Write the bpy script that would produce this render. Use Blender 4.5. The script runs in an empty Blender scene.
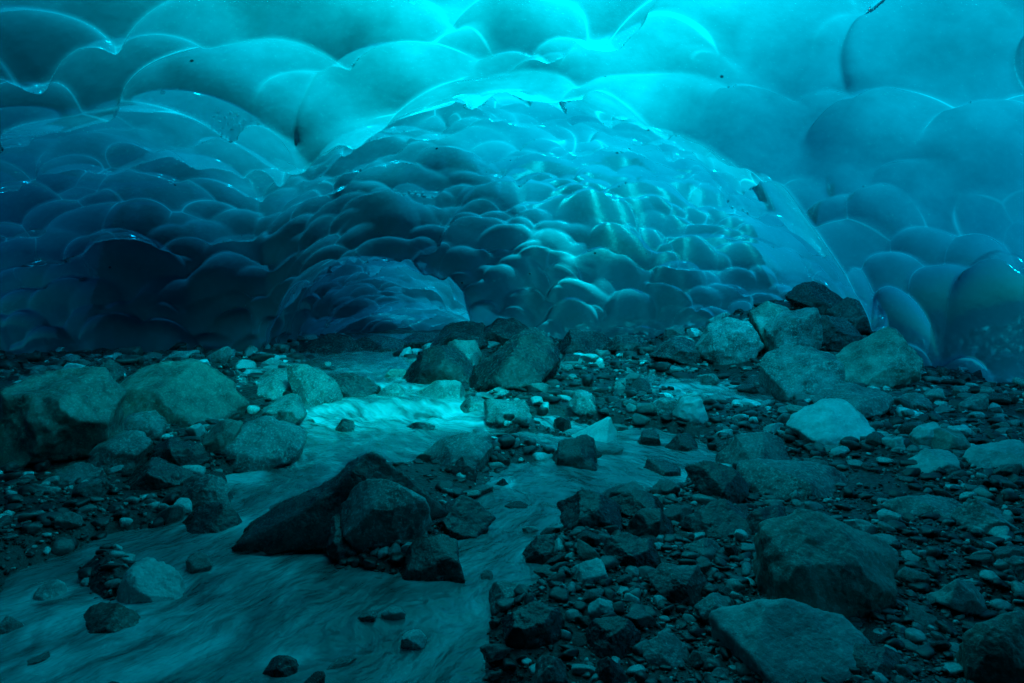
import bpy, math, random, time
import numpy as np
from mathutils import Vector

T0 = time.time()
rng = np.random.default_rng(11)
random.seed(5)
C = bpy.context.scene.collection
scene = bpy.context.scene

# ------------------------------------------------------------------ camera numbers
EYE = 1.4            # metres above the stream bed at the tripod
F = 683.0            # focal length in pixels (24 mm on full frame, 1024 px wide)
CX, HZ = 512.0, 300.0
SLOPE = 0.034        # the cave floor climbs away from the camera


# ------------------------------------------------------------------ numpy noise
_perm = np.random.default_rng(3).integers(0, 2**31 - 1, 4096).astype(np.int64)


def _hash(i, j, k):
    h = _perm[(i * 73 + j * 179 + k * 283) & 4095]
    h = _perm[(h + i) & 4095]
    h = _perm[(h + j * 7) & 4095]
    return ((_perm[(h + k * 13) & 4095] & 0xFFFF) / 32767.5 - 1.0).astype(np.float32)


def vnoise(p):
    f = np.floor(p)
    i = f.astype(np.int64)
    t = (p - f).astype(np.float32)
    t = t * t * t * (t * (t * 6 - 15) + 10)
    x, y, z = i[:, 0], i[:, 1], i[:, 2]
    u, v, w = t[:, 0], t[:, 1], t[:, 2]
    out = 0
    for a in (0, 1):
        wa = u if a else 1 - u
        for b in (0, 1):
            wb = v if b else 1 - v
            for c in (0, 1):
                wc = w if c else 1 - w
                out = out + _hash(x + a, y + b, z + c) * wa * wb * wc
    return out


def fbm(p, octaves=4, gain=0.5, lac=2.03):
    a, s, out = 1.0, 1.0, 0
    for o in range(octaves):
        out = out + a * vnoise(p * s + o * 17.3)
        a *= gain
        s *= lac
    return out


def sstep(a, b, x):
    t = np.clip((x - a) / (b - a), 0, 1)
    return t * t * (3 - 2 * t)


# ------------------------------------------------------------------ mesh helpers
def np_mesh(name, verts, faces, smooth=True):
    """verts (n,3), faces (m,k) with constant k"""
    me = bpy.data.meshes.new(name)
    verts = np.ascontiguousarray(verts, dtype=np.float32)
    faces = np.ascontiguousarray(faces, dtype=np.int32)
    m, k = faces.shape
    me.vertices.add(len(verts))
    me.vertices.foreach_set('co', verts.ravel())
    me.loops.add(m * k)
    me.loops.foreach_set('vertex_index', faces.ravel())
    me.polygons.add(m)
    me.polygons.foreach_set('loop_start', np.arange(0, m * k, k, dtype=np.int32))
    me.polygons.foreach_set('use_smooth', np.full(m, smooth, dtype=bool))
    me.update(calc_edges=True)
    me.validate()
    return me


def link(name, me, mat=None, loc=(0, 0, 0)):
    o = bpy.data.objects.new(name, me)
    C.objects.link(o)
    o.location = loc
    if mat is not None and len(me.materials) == 0:
        me.materials.append(mat)
    return o


def tag(o, label=None, cat=None, group=None, kind=None):
    if label: o['label'] = label
    if cat: o['category'] = cat
    if group: o['group'] = group
    if kind: o['kind'] = kind
    return o


_ico = {}


def ico(sub):
    if sub in _ico:
        return _ico[sub]
    t = (1 + 5 ** 0.5) / 2
    v = np.array([(-1, t, 0), (1, t, 0), (-1, -t, 0), (1, -t, 0), (0, -1, t), (0, 1, t), (0, -1, -t), (0, 1, -t),
                  (t, 0, -1), (t, 0, 1), (-t, 0, -1), (-t, 0, 1)], float)
    v /= np.linalg.norm(v[0])
    f = np.array([(0, 11, 5), (0, 5, 1), (0, 1, 7), (0, 7, 10), (0, 10, 11), (1, 5, 9), (5, 11, 4), (11, 10, 2),
                  (10, 7, 6), (7, 1, 8), (3, 9, 4), (3, 4, 2), (3, 2, 6), (3, 6, 8), (3, 8, 9), (4, 9, 5), (2, 4, 11),
                  (6, 2, 10), (8, 6, 7), (9, 8, 1)])
    for _ in range(sub):
        e = np.sort(np.concatenate([f[:, [0, 1]], f[:, [1, 2]], f[:, [2, 0]]]), axis=1)
        ue, inv = np.unique(e, axis=0, return_inverse=True)
        inv = inv.ravel()
        mid = (v[ue[:, 0]] + v[ue[:, 1]]) / 2
        mid /= np.linalg.norm(mid, axis=1)[:, None]
        n, m = len(v), len(f)
        a, b, c = n + inv[:m], n + inv[m:2 * m], n + inv[2 * m:]
        v = np.concatenate([v, mid])
        f = np.concatenate([np.stack([f[:, 0], a, c], 1), np.stack([f[:, 1], b, a], 1),
                            np.stack([f[:, 2], c, b], 1), np.stack([a, b, c], 1)])
    _ico[sub] = (v, f)
    return _ico[sub]


# ------------------------------------------------------------------ materials
def new_mat(name):
    m = bpy.data.materials.new(name)
    m.use_nodes = True
    nt = m.node_tree
    nt.nodes.clear()
    return m, nt, nt.nodes, nt.links


def N(nodes, kind, **kw):
    n = nodes.new(kind)
    for k, v in kw.items():
        if k.startswith('i_'):
            n.inputs[k[2:].replace('_', ' ')].default_value = v
        else:
            setattr(n, k, v)
    return n


def ramp(nodes, stops):
    r = nodes.new('ShaderNodeValToRGB')
    el = r.color_ramp.elements
    el[0].position, el[0].color = stops[0][0], (*stops[0][1], 1)
    el[1].position, el[1].color = stops[1][0], (*stops[1][1], 1)
    for p, c in stops[2:]:
        e = el.new(p)
        e.color = (*c, 1)
    return r


def ice_material(name):
    """blue glacier ice: wet clear skin over milky ice, absorbing inside"""
    m, nt, n, l = new_mat(name)
    out = n.new('ShaderNodeOutputMaterial')
    tc = n.new('ShaderNodeTexCoord')
    n1 = N(n, 'ShaderNodeTexNoise', i_Scale=2.2, i_Detail=4.0, i_Roughness=0.5)
    n2 = N(n, 'ShaderNodeTexNoise', i_Scale=11.0, i_Detail=3.0, i_Roughness=0.5)
    l.new(tc.outputs['Object'], n1.inputs['Vector'])
    l.new(tc.outputs['Object'], n2.inputs['Vector'])
    b1 = N(n, 'ShaderNodeBump', i_Strength=0.25, i_Distance=0.05)
    b2 = N(n, 'ShaderNodeBump', i_Strength=0.12, i_Distance=0.02)
    l.new(n1.outputs['Fac'], b1.inputs['Height'])
    l.new(n2.outputs['Fac'], b2.inputs['Height'])
    l.new(b1.outputs['Normal'], b2.inputs['Normal'])
    refr = N(n, 'ShaderNodeBsdfRefraction', i_Color=(0.92, 0.98, 1, 1), i_Roughness=0.12, i_IOR=1.28)
    tran = N(n, 'ShaderNodeBsdfTranslucent', i_Color=(0.85, 0.95, 1.0, 1))
    dif = N(n, 'ShaderNodeBsdfDiffuse', i_Color=(0.55, 0.8, 0.85, 1))
    glo = N(n, 'ShaderNodeBsdfGlossy', i_Color=(1, 1, 1, 1), i_Roughness=0.10)
    for s in (refr, tran, glo):
        l.new(b2.outputs['Normal'], s.inputs['Normal'])
    # cloudy and clear ice in slow patches
    n3 = N(n, 'ShaderNodeTexNoise', i_Scale=0.7, i_Detail=5.0, i_Roughness=0.6)
    l.new(tc.outputs['Object'], n3.inputs['Vector'])
    mr = N(n, 'ShaderNodeMapRange')
    mr.inputs['From Min'].default_value = 0.3
    mr.inputs['From Max'].default_value = 0.7
    mr.inputs['To Min'].default_value = 0.28
    mr.inputs['To Max'].default_value = 0.75
    l.new(n3.outputs['Fac'], mr.inputs['Value'])
    # rim glow painted in: crests whiter and milkier, hollows greyer and clearer
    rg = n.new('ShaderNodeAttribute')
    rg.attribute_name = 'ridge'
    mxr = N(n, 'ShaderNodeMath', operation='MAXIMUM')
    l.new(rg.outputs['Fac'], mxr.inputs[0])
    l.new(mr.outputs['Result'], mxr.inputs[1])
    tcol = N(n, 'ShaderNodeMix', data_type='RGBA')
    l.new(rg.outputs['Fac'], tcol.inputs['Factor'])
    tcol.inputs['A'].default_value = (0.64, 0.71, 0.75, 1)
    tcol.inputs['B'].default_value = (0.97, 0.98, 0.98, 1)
    # specks of grit frozen in
    gv = N(n, 'ShaderNodeTexVoronoi', i_Scale=1.5)
    l.new(tc.outputs['Object'], gv.inputs['Vector'])
    gs = ramp(n, [(0.030, (0, 0, 0)), (0.045, (1, 1, 1))])
    l.new(gv.outputs['Distance'], gs.inputs['Fac'])
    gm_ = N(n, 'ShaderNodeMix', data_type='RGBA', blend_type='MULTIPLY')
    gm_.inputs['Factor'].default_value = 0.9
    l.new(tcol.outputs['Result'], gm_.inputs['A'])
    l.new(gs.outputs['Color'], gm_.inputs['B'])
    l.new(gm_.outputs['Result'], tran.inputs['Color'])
    m1 = n.new('ShaderNodeMixShader')
    l.new(mxr.outputs[0], m1.inputs['Fac'])
    l.new(refr.outputs[0], m1.inputs[1])
    l.new(tran.outputs[0], m1.inputs[2])
    m2 = N(n, 'ShaderNodeMixShader')
    m2.inputs['Fac'].default_value = 0.08
    l.new(m1.outputs[0], m2.inputs[1])
    l.new(dif.outputs[0], m2.inputs[2])
    fr = N(n, 'ShaderNodeFresnel', i_IOR=1.31)
    l.new(b2.outputs['Normal'], fr.inputs['Normal'])
    m3 = n.new('ShaderNodeMixShader')
    l.new(fr.outputs[0], m3.inputs['Fac'])
    l.new(m2.outputs[0], m3.inputs[1])
    l.new(glo.outputs[0], m3.inputs[2])
    # the melting upper surface of the glacier just lets the daylight in
    crust = n.new('ShaderNodeAttribute')
    crust.attribute_name = 'upper_surface'
    clear = N(n, 'ShaderNodeBsdfTransparent', i_Color=(0.95, 0.97, 1.0, 1))
    m4 = n.new('ShaderNodeMixShader')
    l.new(crust.outputs['Fac'], m4.inputs['Fac'])
    l.new(m3.outputs[0], m4.inputs[1])
    l.new(clear.outputs[0], m4.inputs[2])
    l.new(m4.outputs[0], out.inputs['Surface'])
    ab = N(n, 'ShaderNodeVolumeAbsorption')
    ab.inputs['Color'].default_value = ICE_COLOUR
    ab.inputs['Density'].default_value = ICE_DENSITY
    l.new(ab.outputs[0], out.inputs['Volume'])
    return m


def rock_material(name, dark, light, speck, rough=0.42, green=False, spec_amt=0.5):
    m, nt, n, l = new_mat(name)
    out = n.new('ShaderNodeOutputMaterial')
    p = n.new('ShaderNodeBsdfPrincipled')
    tc = n.new('ShaderNodeTexCoord')
    oi = n.new('ShaderNodeObjectInfo')
    add = N(n, 'ShaderNodeVectorMath', operation='ADD')
    sc = N(n, 'ShaderNodeVectorMath', operation='SCALE')
    l.new(oi.outputs['Location'], sc.inputs[0])
    sc.inputs['Scale'].default_value = 3.7
    l.new(tc.outputs['Object'], add.inputs[0])
    l.new(sc.outputs[0], add.inputs[1])
    big = N(n, 'ShaderNodeTexNoise', i_Scale=5.0, i_Detail=7.0, i_Roughness=0.62)
    fine = N(n, 'ShaderNodeTexNoise', i_Scale=55.0, i_Detail=4.0, i_Roughness=0.7)
    mid = N(n, 'ShaderNodeTexNoise', i_Scale=22.0, i_Detail=5.0, i_Roughness=0.65)
    for t in (big, fine, mid):
        l.new(add.outputs[0], t.inputs['Vector'])
    r1 = ramp(n, [(0.33, dark), (0.68, light)])
    l.new(big.outputs['Fac'], r1.inputs['Fac'])
    rs = ramp(n, [(0.50, (0, 0, 0)), (0.66, (1, 1, 1))])
    l.new(fine.outputs['Fac'], rs.inputs['Fac'])
    mul = N(n, 'ShaderNodeMath', operation='MULTIPLY')
    mul.inputs[1].default_value = spec_amt
    l.new(rs.outputs['Color'], mul.inputs[0])
    mx = N(n, 'ShaderNodeMix', data_type='RGBA')
    l.new(mul.outputs[0], mx.inputs['Factor'])
    l.new(r1.outputs['Color'], mx.inputs['A'])
    mx.inputs['B'].default_value = (*speck, 1)
    # each stone a little lighter or darker
    mr = N(n, 'ShaderNodeMapRange')
    mr.inputs['To Min'].default_value = 0.7
    mr.inputs['To Max'].default_value = 1.35
    l.new(oi.outputs['Random'], mr.inputs['Value'])
    vm = N(n, 'ShaderNodeVectorMath', operation='SCALE')
    l.new(mx.outputs['Result'], vm.inputs[0])
    l.new(mr.outputs['Result'], vm.inputs['Scale'])
    l.new(vm.outputs[0], p.inputs['Base Color'])
    rr = N(n, 'ShaderNodeMapRange')
    rr.inputs['From Min'].default_value = 0.35
    rr.inputs['From Max'].default_value = 0.65
    rr.inputs['To Min'].default_value = rough - 0.20
    rr.inputs['To Max'].default_value = rough + 0.10
    l.new(mid.outputs['Fac'], rr.inputs['Value'])
    l.new(rr.outputs['Result'], p.inputs['Roughness'])
    p.inputs['Specular IOR Level'].default_value = 0.5
    b1 = N(n, 'ShaderNodeBump', i_Strength=0.5, i_Distance=0.02)
    b2 = N(n, 'ShaderNodeBump', i_Strength=0.5, i_Distance=0.004)
    l.new(mid.outputs['Fac'], b1.inputs['Height'])
    l.new(fine.outputs['Fac'], b2.inputs['Height'])
    l.new(b1.outputs['Normal'], b2.inputs['Normal'])
    l.new(b2.outputs['Normal'], p.inputs['Normal'])
    l.new(p.outputs[0], out.inputs['Surface'])
    return m


def gravel_material(name):
    m, nt, n, l = new_mat(name)
    out = n.new('ShaderNodeOutputMaterial')
    p = n.new('ShaderNodeBsdfPrincipled')
    geo = n.new('ShaderNodeNewGeometry')
    tc = n.new('ShaderNodeTexCoord')
    r = ramp(n, [(0.0, (0.008, 0.0085, 0.0085)), (0.55, (0.035, 0.036, 0.035)), (0.85, (0.18, 0.185, 0.175)),
                 (1.0, (0.50, 0.51, 0.49))])
    l.new(geo.outputs['Random Per Island'], r.inputs['Fac'])
    fine = N(n, 'ShaderNodeTexNoise', i_Scale=60.0, i_Detail=4.0, i_Roughness=0.7)
    l.new(tc.outputs['Object'], fine.inputs['Vector'])
    mr = N(n, 'ShaderNodeMapRange')
    mr.inputs['From Min'].default_value = 0.3
    mr.inputs['From Max'].default_value = 0.7
    mr.inputs['To Min'].default_value = 0.5
    mr.inputs['To Max'].default_value = 1.5
    l.new(fine.outputs['Fac'], mr.inputs['Value'])
    vm = N(n, 'ShaderNodeVectorMath', operation='SCALE')
    l.new(r.outputs['Color'], vm.inputs[0])
    l.new(mr.outputs['Result'], vm.inputs['Scale'])
    l.new(vm.outputs[0], p.inputs['Base Color'])
    p.inputs['Roughness'].default_value = 0.36
    b = N(n, 'ShaderNodeBump', i_Strength=0.5, i_Distance=0.006)
    l.new(fine.outputs['Fac'], b.inputs['Height'])
    l.new(b.outputs['Normal'], p.inputs['Normal'])
    l.new(p.outputs[0], out.inputs['Surface'])
    return m


def ground_material(name):
    m, nt, n, l = new_mat(name)
    out = n.new('ShaderNodeOutputMaterial')
    p = n.new('ShaderNodeBsdfPrincipled')
    tc = n.new('ShaderNodeTexCoord')
    big = N(n, 'ShaderNodeTexNoise', i_Scale=1.3, i_Detail=6.0, i_Roughness=0.6)
    grit = N(n, 'ShaderNodeTexNoise', i_Scale=70.0, i_Detail=5.0, i_Roughness=0.75)
    vor = N(n, 'ShaderNodeTexVoronoi', i_Scale=26.0)
    for t in (big, grit, vor):
        l.new(tc.outputs['Object'], t.inputs['Vector'])
    r = ramp(n, [(0.3, (0.009, 0.0095, 0.009)), (0.7, (0.035, 0.037, 0.034))])
    l.new(big.outputs['Fac'], r.inputs['Fac'])
    r2 = ramp(n, [(0.4, (0.45, 0.45, 0.45)), (0.75, (2.2, 2.2, 2.2))])
    l.new(grit.outputs['Fac'], r2.inputs['Fac'])
    mx = N(n, 'ShaderNodeMix', data_type='RGBA', blend_type='MULTIPLY')
    mx.inputs['Factor'].default_value = 1
    l.new(r.outputs['Color'], mx.inputs['A'])
    l.new(r2.outputs['Color'], mx.inputs['B'])
    l.new(mx.outputs['Result'], p.inputs['Base Color'])
    p.inputs['Roughness'].default_value = 0.42
    b1 = N(n, 'ShaderNodeBump', i_Strength=0.7, i_Distance=0.02)
    b2 = N(n, 'ShaderNodeBump', i_Strength=0.7, i_Distance=0.008)
    b1.invert = True
    l.new(vor.outputs['Distance'], b1.inputs['Height'])
    l.new(grit.outputs['Fac'], b2.inputs['Height'])
    l.new(b1.outputs['Normal'], b2.inputs['Normal'])
    l.new(b2.outputs['Normal'], p.inputs['Normal'])
    l.new(p.outputs[0], out.inputs['Surface'])
    return m


def water_material(name):
    """silty glacier melt water"""
    m, nt, n, l = new_mat(name)
    out = n.new('ShaderNodeOutputMaterial')
    p = n.new('ShaderNodeBsdfPrincipled')
    uv = n.new('ShaderNodeUVMap')
    uv.uv_map = 'flow'
    mp = N(n, 'ShaderNodeMapping')
    mp.inputs['Scale'].default_value = (2.3, 1.2, 1)
    l.new(uv.outputs['UV'], mp.inputs['Vector'])
    s1 = N(n, 'ShaderNodeTexNoise', i_Scale=2.2, i_Detail=4.0, i_Roughness=0.5, i_Distortion=0.5)
    s2 = N(n, 'ShaderNodeTexNoise', i_Scale=8.0, i_Detail=2.0, i_Roughness=0.45, i_Distortion=0.3)
    s3 = N(n, 'ShaderNodeTexNoise', i_Scale=24.0, i_Detail=3.0, i_Roughness=0.6)
    for t in (s1, s2, s3):
        l.new(mp.outputs[0], t.inputs['Vector'])
    r = ramp(n, [(0.30, (0.07, 0.075, 0.075)), (0.55, (0.16, 0.17, 0.17)), (0.78, (0.34, 0.36, 0.36))])
    l.new(s1.outputs['Fac'], r.inputs['Fac'])
    # foam where the current breaks over stones and steps
    fo = n.new('ShaderNodeAttribute')
    fo.attribute_name = 'foam'
    fr_ = ramp(n, [(0.36, (0, 0, 0)), (0.60, (1, 1, 1))])
    l.new(s1.outputs['Fac'], fr_.inputs['Fac'])
    fm = N(n, 'ShaderNodeMath', operation='MULTIPLY')
    l.new(fo.outputs['Fac'], fm.inputs[0])
    l.new(fr_.outputs['Color'], fm.inputs[1])
    cm = N(n, 'ShaderNodeMix', data_type='RGBA')
    l.new(fm.outputs[0], cm.inputs['Factor'])
    l.new(r.outputs['Color'], cm.inputs['A'])
    cm.inputs['B'].default_value = (0.75, 0.78, 0.78, 1)
    l.new(cm.outputs['Result'], p.inputs['Base Color'])
    p.inputs['Roughness'].default_value = 0.07
    p.inputs['IOR'].default_value = 1.34
    b1 = N(n, 'ShaderNodeBump', i_Strength=0.45, i_Distance=0.05)
    b2 = N(n, 'ShaderNodeBump', i_Strength=0.12, i_Distance=0.012)
    l.new(s2.outputs['Fac'], b1.inputs['Height'])
    l.new(s3.outputs['Fac'], b2.inputs['Height'])
    l.new(b1.outputs['Normal'], b2.inputs['Normal'])
    l.new(b2.outputs['Normal'], p.inputs['Normal'])
    l.new(p.outputs[0], out.inputs['Surface'])
    return m


ICE_DENSITY = 14.0
ICE_COLOUR = (0.0, 1 - 0.44 / 14, 1 - 0.345 / 14, 1)

# ------------------------------------------------------------------ ice cave, as an implicit solid
def ell(p, c, A, r):
    """distance to ellipsoid with axes rows A and radii r, p (n,3)"""
    q = (p - c) @ A.T
    k0 = np.sqrt(((q / r) ** 2).sum(1)) + 1e-6
    k1 = np.sqrt(((q / (r * r)) ** 2).sum(1)) + 1e-6
    return k0 * (k0 - 1) / k1


def smin(a, b, k):
    h = np.clip(0.5 + 0.5 * (b - a) / k, 0, 1)
    return b + (a - b) * h - k * h * (1 - h)


I3 = np.eye(3)


def rotz(d):
    a = math.radians(d)
    return np.array([(math.cos(a), math.sin(a), 0), (-math.sin(a), math.cos(a), 0), (0, 0, 1)])


MACRO = [  # chambers the melt water has carved: centre, radii, turn
    ((0.4, 1.6, 0.3), (6.9, 9.6, 4.45), 0),        # the chamber we stand in
    ((0.1, 10.2, 0.2), (4.7, 4.4, 3.85), 0),        # middle chamber
    ((-4.3, 8.1, 0.2), (4.2, 3.8, 3.0), 0),        # low bay on the left
    ((3.3, 11.3, 0.2), (2.35, 2.7, 2.6), 0),       # rubble bay on the right
    ((-2.8, 14.2, 0.2), (1.95, 3.7, 1.95), 8),     # the passage that goes on
    ((-2.5, 17.4, 0.25), (2.6, 4.5, 0.85), 0),      # and its low black slot
]
MACRO = [(np.array(c), rotz(t), np.array(r)) for c, r, t in MACRO]


def macro(p, k=0.14):
    d = None
    for c, A, r in MACRO:
        e = ell(p, c, A, r)
        d = e if d is None else smin(d, e, k)
    return np.maximum(d, -3.5 - p[:, 1])


def warp(p):
    q = p.copy()
    q[:, 0] += 0.10 * np.sin(1.1 * p[:, 1] + 0.9 * p[:, 2] + 0.4) + 0.035 * np.sin(3.7 * p[:, 1] - 2.9 * p[:, 2])
    q[:, 1] += 0.10 * np.sin(1.3 * p[:, 0] - 0.7 * p[:, 2] + 1.7) + 0.035 * np.sin(3.1 * p[:, 0] + 3.3 * p[:, 2] + 1)
    q[:, 2] += 0.08 * np.sin(1.2 * p[:, 0] + 1.0 * p[:, 1] + 2.2) + 0.030 * np.sin(3.9 * p[:, 0] - 3.0 * p[:, 1])
    return q


def hull(p):
    """unseen outside of the glacier, its height shaped to brighten or darken the ice below"""
    x, y, z = p[:, 0], p[:, 1], p[:, 2]
    H = 5.4 + 6.0 * sstep(0.8, 6.0, -x) + 1.5 * sstep(1.6, 4.5, x) * sstep(8.6, 6.2, y) + 2.4 * sstep(4.8, 0.5, y)
    mid = sstep(-0.8, 0.8, x)
    soft = sstep(-3.2, 2.2, x)
    H = H - 3.0 * soft * sstep(11.4, 14.8, y) + 3.2 * (1 - soft) * sstep(10.0, 12.5, y)
    # unseen thickness added behind the vault's lip to darken the ice beyond
    H = H + 1.3 * sstep(7.9, 8.9, y) * sstep(13.2, 11.4, y)
    d = np.maximum(np.maximum(z - H, macro(p, 1.2) - 5.5), x - 8.2)
    return np.maximum(d, y - (16.7 + 7.5 * (1 - mid)))


class Field:
    def __init__(self, lo, hi, h):
        self.lo, self.h = np.array(lo, float), h
        self.n = np.ceil((np.array(hi) - lo) / h).astype(int) + 1
        self.ax = [self.lo[i] + h * np.arange(self.n[i]) for i in range(3)]

    def eval(self, fn):
        out = np.empty(self.n, np.float32)
        Y, Z = np.meshgrid(self.ax[1], self.ax[2], indexing='ij')
        for i, x in enumerate(self.ax[0]):
            P = np.stack([np.full(Y.size, x), Y.ravel(), Z.ravel()], 1)
            out[i] = fn(P).reshape(Y.shape)
        return out


def surface_net(V, lo, h):
    """naive surface nets: quads round every sign-changing grid edge"""
    S = V < 0
    n0, n1, n2 = V.shape
    cells = np.zeros((n0 - 1, n1 - 1, n2 - 1), np.int8)
    for a in (0, 1):
        for b in (0, 1):
            for c in (0, 1):
                cells += S[a:n0 - 1 + a, b:n1 - 1 + b, c:n2 - 1 + c]
    act = np.argwhere((cells > 0) & (cells < 8))
    idx = np.full(cells.shape, -1, np.int32)
    idx[act[:, 0], act[:, 1], act[:, 2]] = np.arange(len(act))
    acc = np.zeros((len(act), 3))
    cnt = np.zeros(len(act))
    cor = [(a, b, c) for a in (0, 1) for b in (0, 1) for c in (0, 1)]
    val = {k: V[act[:, 0] + k[0], act[:, 1] + k[1], act[:, 2] + k[2]] for k in cor}
    for k in cor:
        for d in range(3):
            if k[d] == 0:
                k2 = tuple(1 if i == d else k[i] for i in range(3))
                v0, v1 = val[k], val[k2]
                cr = (v0 < 0) != (v1 < 0)
                t = np.where(cr, v0 / np.where(cr, v0 - v1, 1), 0)
                pt = np.tile(np.array(k, float), (len(act), 1))
                pt[:, d] = t
                acc += pt * cr[:, None]
                cnt += cr
    P = lo + h * (act + acc / cnt[:, None])
    quads = []
    for d in range(3):
        e, f = (d + 1) % 3, (d + 2) % 3
        sl0 = [slice(None)] * 3
        sl1 = [slice(None)] * 3
        sl0[d], sl1[d] = slice(0, -1), slice(1, None)
        a, b = S[tuple(sl0)], S[tuple(sl1)]
        E = np.argwhere(a != b)
        ok = (E[:, e] > 0) & (E[:, f] > 0) & (E[:, e] < V.shape[e] - 1) & (E[:, f] < V.shape[f] - 1)
        E = E[ok]
        flip = a[E[:, 0], E[:, 1], E[:, 2]]
        def cell(de, df):
            q = E.copy()
            q[:, e] += de
            q[:, f] += df
            return idx[q[:, 0], q[:, 1], q[:, 2]]
        Q = np.stack([cell(-1, -1), cell(0, -1), cell(0, 0), cell(-1, 0)], 1)
        Q[~flip] = Q[~flip][:, ::-1]
        quads.append(Q)
    return P, np.concatenate(quads)


def grad(fn, p, e=0.02):
    g = np.empty_like(p)
    for d in range(3):
        q = p.copy(); q[:, d] += e
        r = p.copy(); r[:, d] -= e
        g[:, d] = fn(q) - fn(r)
    return g / (np.linalg.norm(g, axis=1)[:, None] + 1e-9)


# --- scallop sites on the carved roof
f0 = Field((-11, -7, -0.6), (10.5, 24, 5.4), 0.14)
V0 = f0.eval(macro)
P0, Q0 = surface_net(V0, f0.lo, f0.h)
P0 = P0[P0[:, 2] > -0.3]
G0 = grad(macro, P0)
order = rng.permutation(len(P0))


def scallop_size(p):
    x, y, z = p
    if y > 13.6 and x < -0.2:
        return 0.40
    R = 0.46
    if y > 9.3:
        R = 0.37
    if x < -3 and y > 6.5:
        R = 0.42
    if y < 8.4 and z > 2.9:
        R = 0.52 + 0.06 * max(0, 8.0 - y)
    if x > 3.6 and y < 9.6:
        R = 0.54
    if y < 3:
        R = 1.2
    return R


sites = []
cellmap = {}
for i in order:
    p = P0[i]
    R = scallop_size(p) * (0.62 + 0.80 * random.random() ** 1.4)
    key = (int(p[0] // 1), int(p[1] // 1), int(p[2] // 1))
    ok = True
    for a in (-1, 0, 1):
        for b in (-1, 0, 1):
            for c in (-1, 0, 1):
                for (q, Rq) in cellmap.get((key[0] + a, key[1] + b, key[2] + c), ()):
                    if np.sum((p - q) ** 2) < (0.58 * (R + Rq)) ** 2:
                        ok = False
                        break
                if not ok: break
            if not ok: break
        if not ok: break
    if not ok:
        continue
    cellmap.setdefault(key, []).append((p, R))
    sites.append((p, G0[i], R))
print('scallops', len(sites), time.time() - T0)

BUB = []
for p, nrm, R in sites:
    t = np.array([0.0, 0.75, -1.0]) + rng.normal(0, 0.22, 3)
    drape = p[0] > 2.4 and p[1] < 9.6          # the right-hand arch is drawn out down its slope
    if drape:
        t = np.array([0.7, 0.25, -1.0]) + rng.normal(0, 0.15, 3)
    t = t - nrm * (t @ nrm)
    if np.linalg.norm(t) < 0.15:
        t = np.cross(nrm, (1, 0, 0))
    t /= np.linalg.norm(t)
    tilt = math.radians(rng.uniform(10, 20) if drape else rng.uniform(18, 34))
    t2 = t * math.cos(tilt) - nrm * math.sin(tilt)      # the tail rises back out of the ice
    n2 = nrm * math.cos(tilt) + t * math.sin(tilt)
    b = np.cross(n2, t2)
    A = np.stack([t2, b, n2])
    wide = 1.0 + 0.45 * max(0.0, nrm[2])
    r = np.array([R * rng.uniform(1.05, 1.6), R * rng.uniform(0.95, 1.35) * wide, R * rng.uniform(0.42, 0.56) * (1.0 - 0.22 * max(0.0, nrm[2]))])
    if drape:
        r[0] *= 1.45
        r[1] *= 0.85
    c = p - nrm * r[2] * rng.uniform(0.10, 0.55) + t * 0.25 * R
    BUB.append((c, A, r))


def near_points(W, cs=0.5):
    """bucket the points so each scallop only meets the ones near it"""
    key = np.floor(W / cs).astype(np.int64)
    kmin = key.min(0)
    key -= kmin
    dim = key.max(0) + 1
    flat = (key[:, 0] * dim[1] + key[:, 1]) * dim[2] + key[:, 2]
    o = np.argsort(flat, kind='stable')
    fs = flat[o]
    for c, A, r in BUB:
        R = r.max() + 0.14
        a = np.maximum(np.floor((c - R) / cs).astype(int) - kmin, 0)
        b = np.minimum(np.floor((c + R) / cs).astype(int) - kmin, dim - 1)
        if (b < a).any():
            continue
        ii = []
        for i in range(a[0], b[0] + 1):
            for j in range(a[1], b[1] + 1):
                k0 = (i * dim[1] + j) * dim[2]
                s, e = np.searchsorted(fs, k0 + a[2]), np.searchsorted(fs, k0 + b[2], side='right')
                if e > s:
                    ii.append(o[s:e])
        if ii:
            yield c, A, r, np.concatenate(ii)


def cavity_points(P, KS=0.062):
    """exact cavity distance at loose points"""
    W = warp(P)
    d = macro(W)
    for c, A, r, ii in near_points(W):
        d[ii] = smin(d[ii], ell(W[ii], c, A, r), KS)
    return d


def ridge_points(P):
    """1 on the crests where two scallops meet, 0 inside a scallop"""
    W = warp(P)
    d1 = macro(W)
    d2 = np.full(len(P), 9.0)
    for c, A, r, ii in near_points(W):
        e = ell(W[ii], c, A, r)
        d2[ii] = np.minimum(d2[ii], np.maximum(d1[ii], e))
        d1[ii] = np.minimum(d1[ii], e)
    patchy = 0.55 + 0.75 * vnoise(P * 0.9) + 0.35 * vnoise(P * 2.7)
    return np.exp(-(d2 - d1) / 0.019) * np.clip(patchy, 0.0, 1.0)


def cavity_grid(F):
    V = F.eval(lambda P: macro(warp(P)))
    h = F.h
    for c, A, r in BUB:
        R = r.max() + 0.35
        a = np.maximum(np.floor((c - R - F.lo) / h).astype(int), 0)
        b = np.minimum(np.ceil((c + R - F.lo) / h).astype(int) + 1, F.n)
        if (b <= a).any():
            continue
        X, Y, Z = np.meshgrid(F.ax[0][a[0]:b[0]], F.ax[1][a[1]:b[1]], F.ax[2][a[2]:b[2]], indexing='ij')
        P = warp(np.stack([X.ravel(), Y.ravel(), Z.ravel()], 1))
        e = ell(P, c, A, r).reshape(X.shape)
        s = (slice(a[0], b[0]), slice(a[1], b[1]), slice(a[2], b[2]))
        V[s] = smin(V[s], e, 0.062)
    return V


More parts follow.
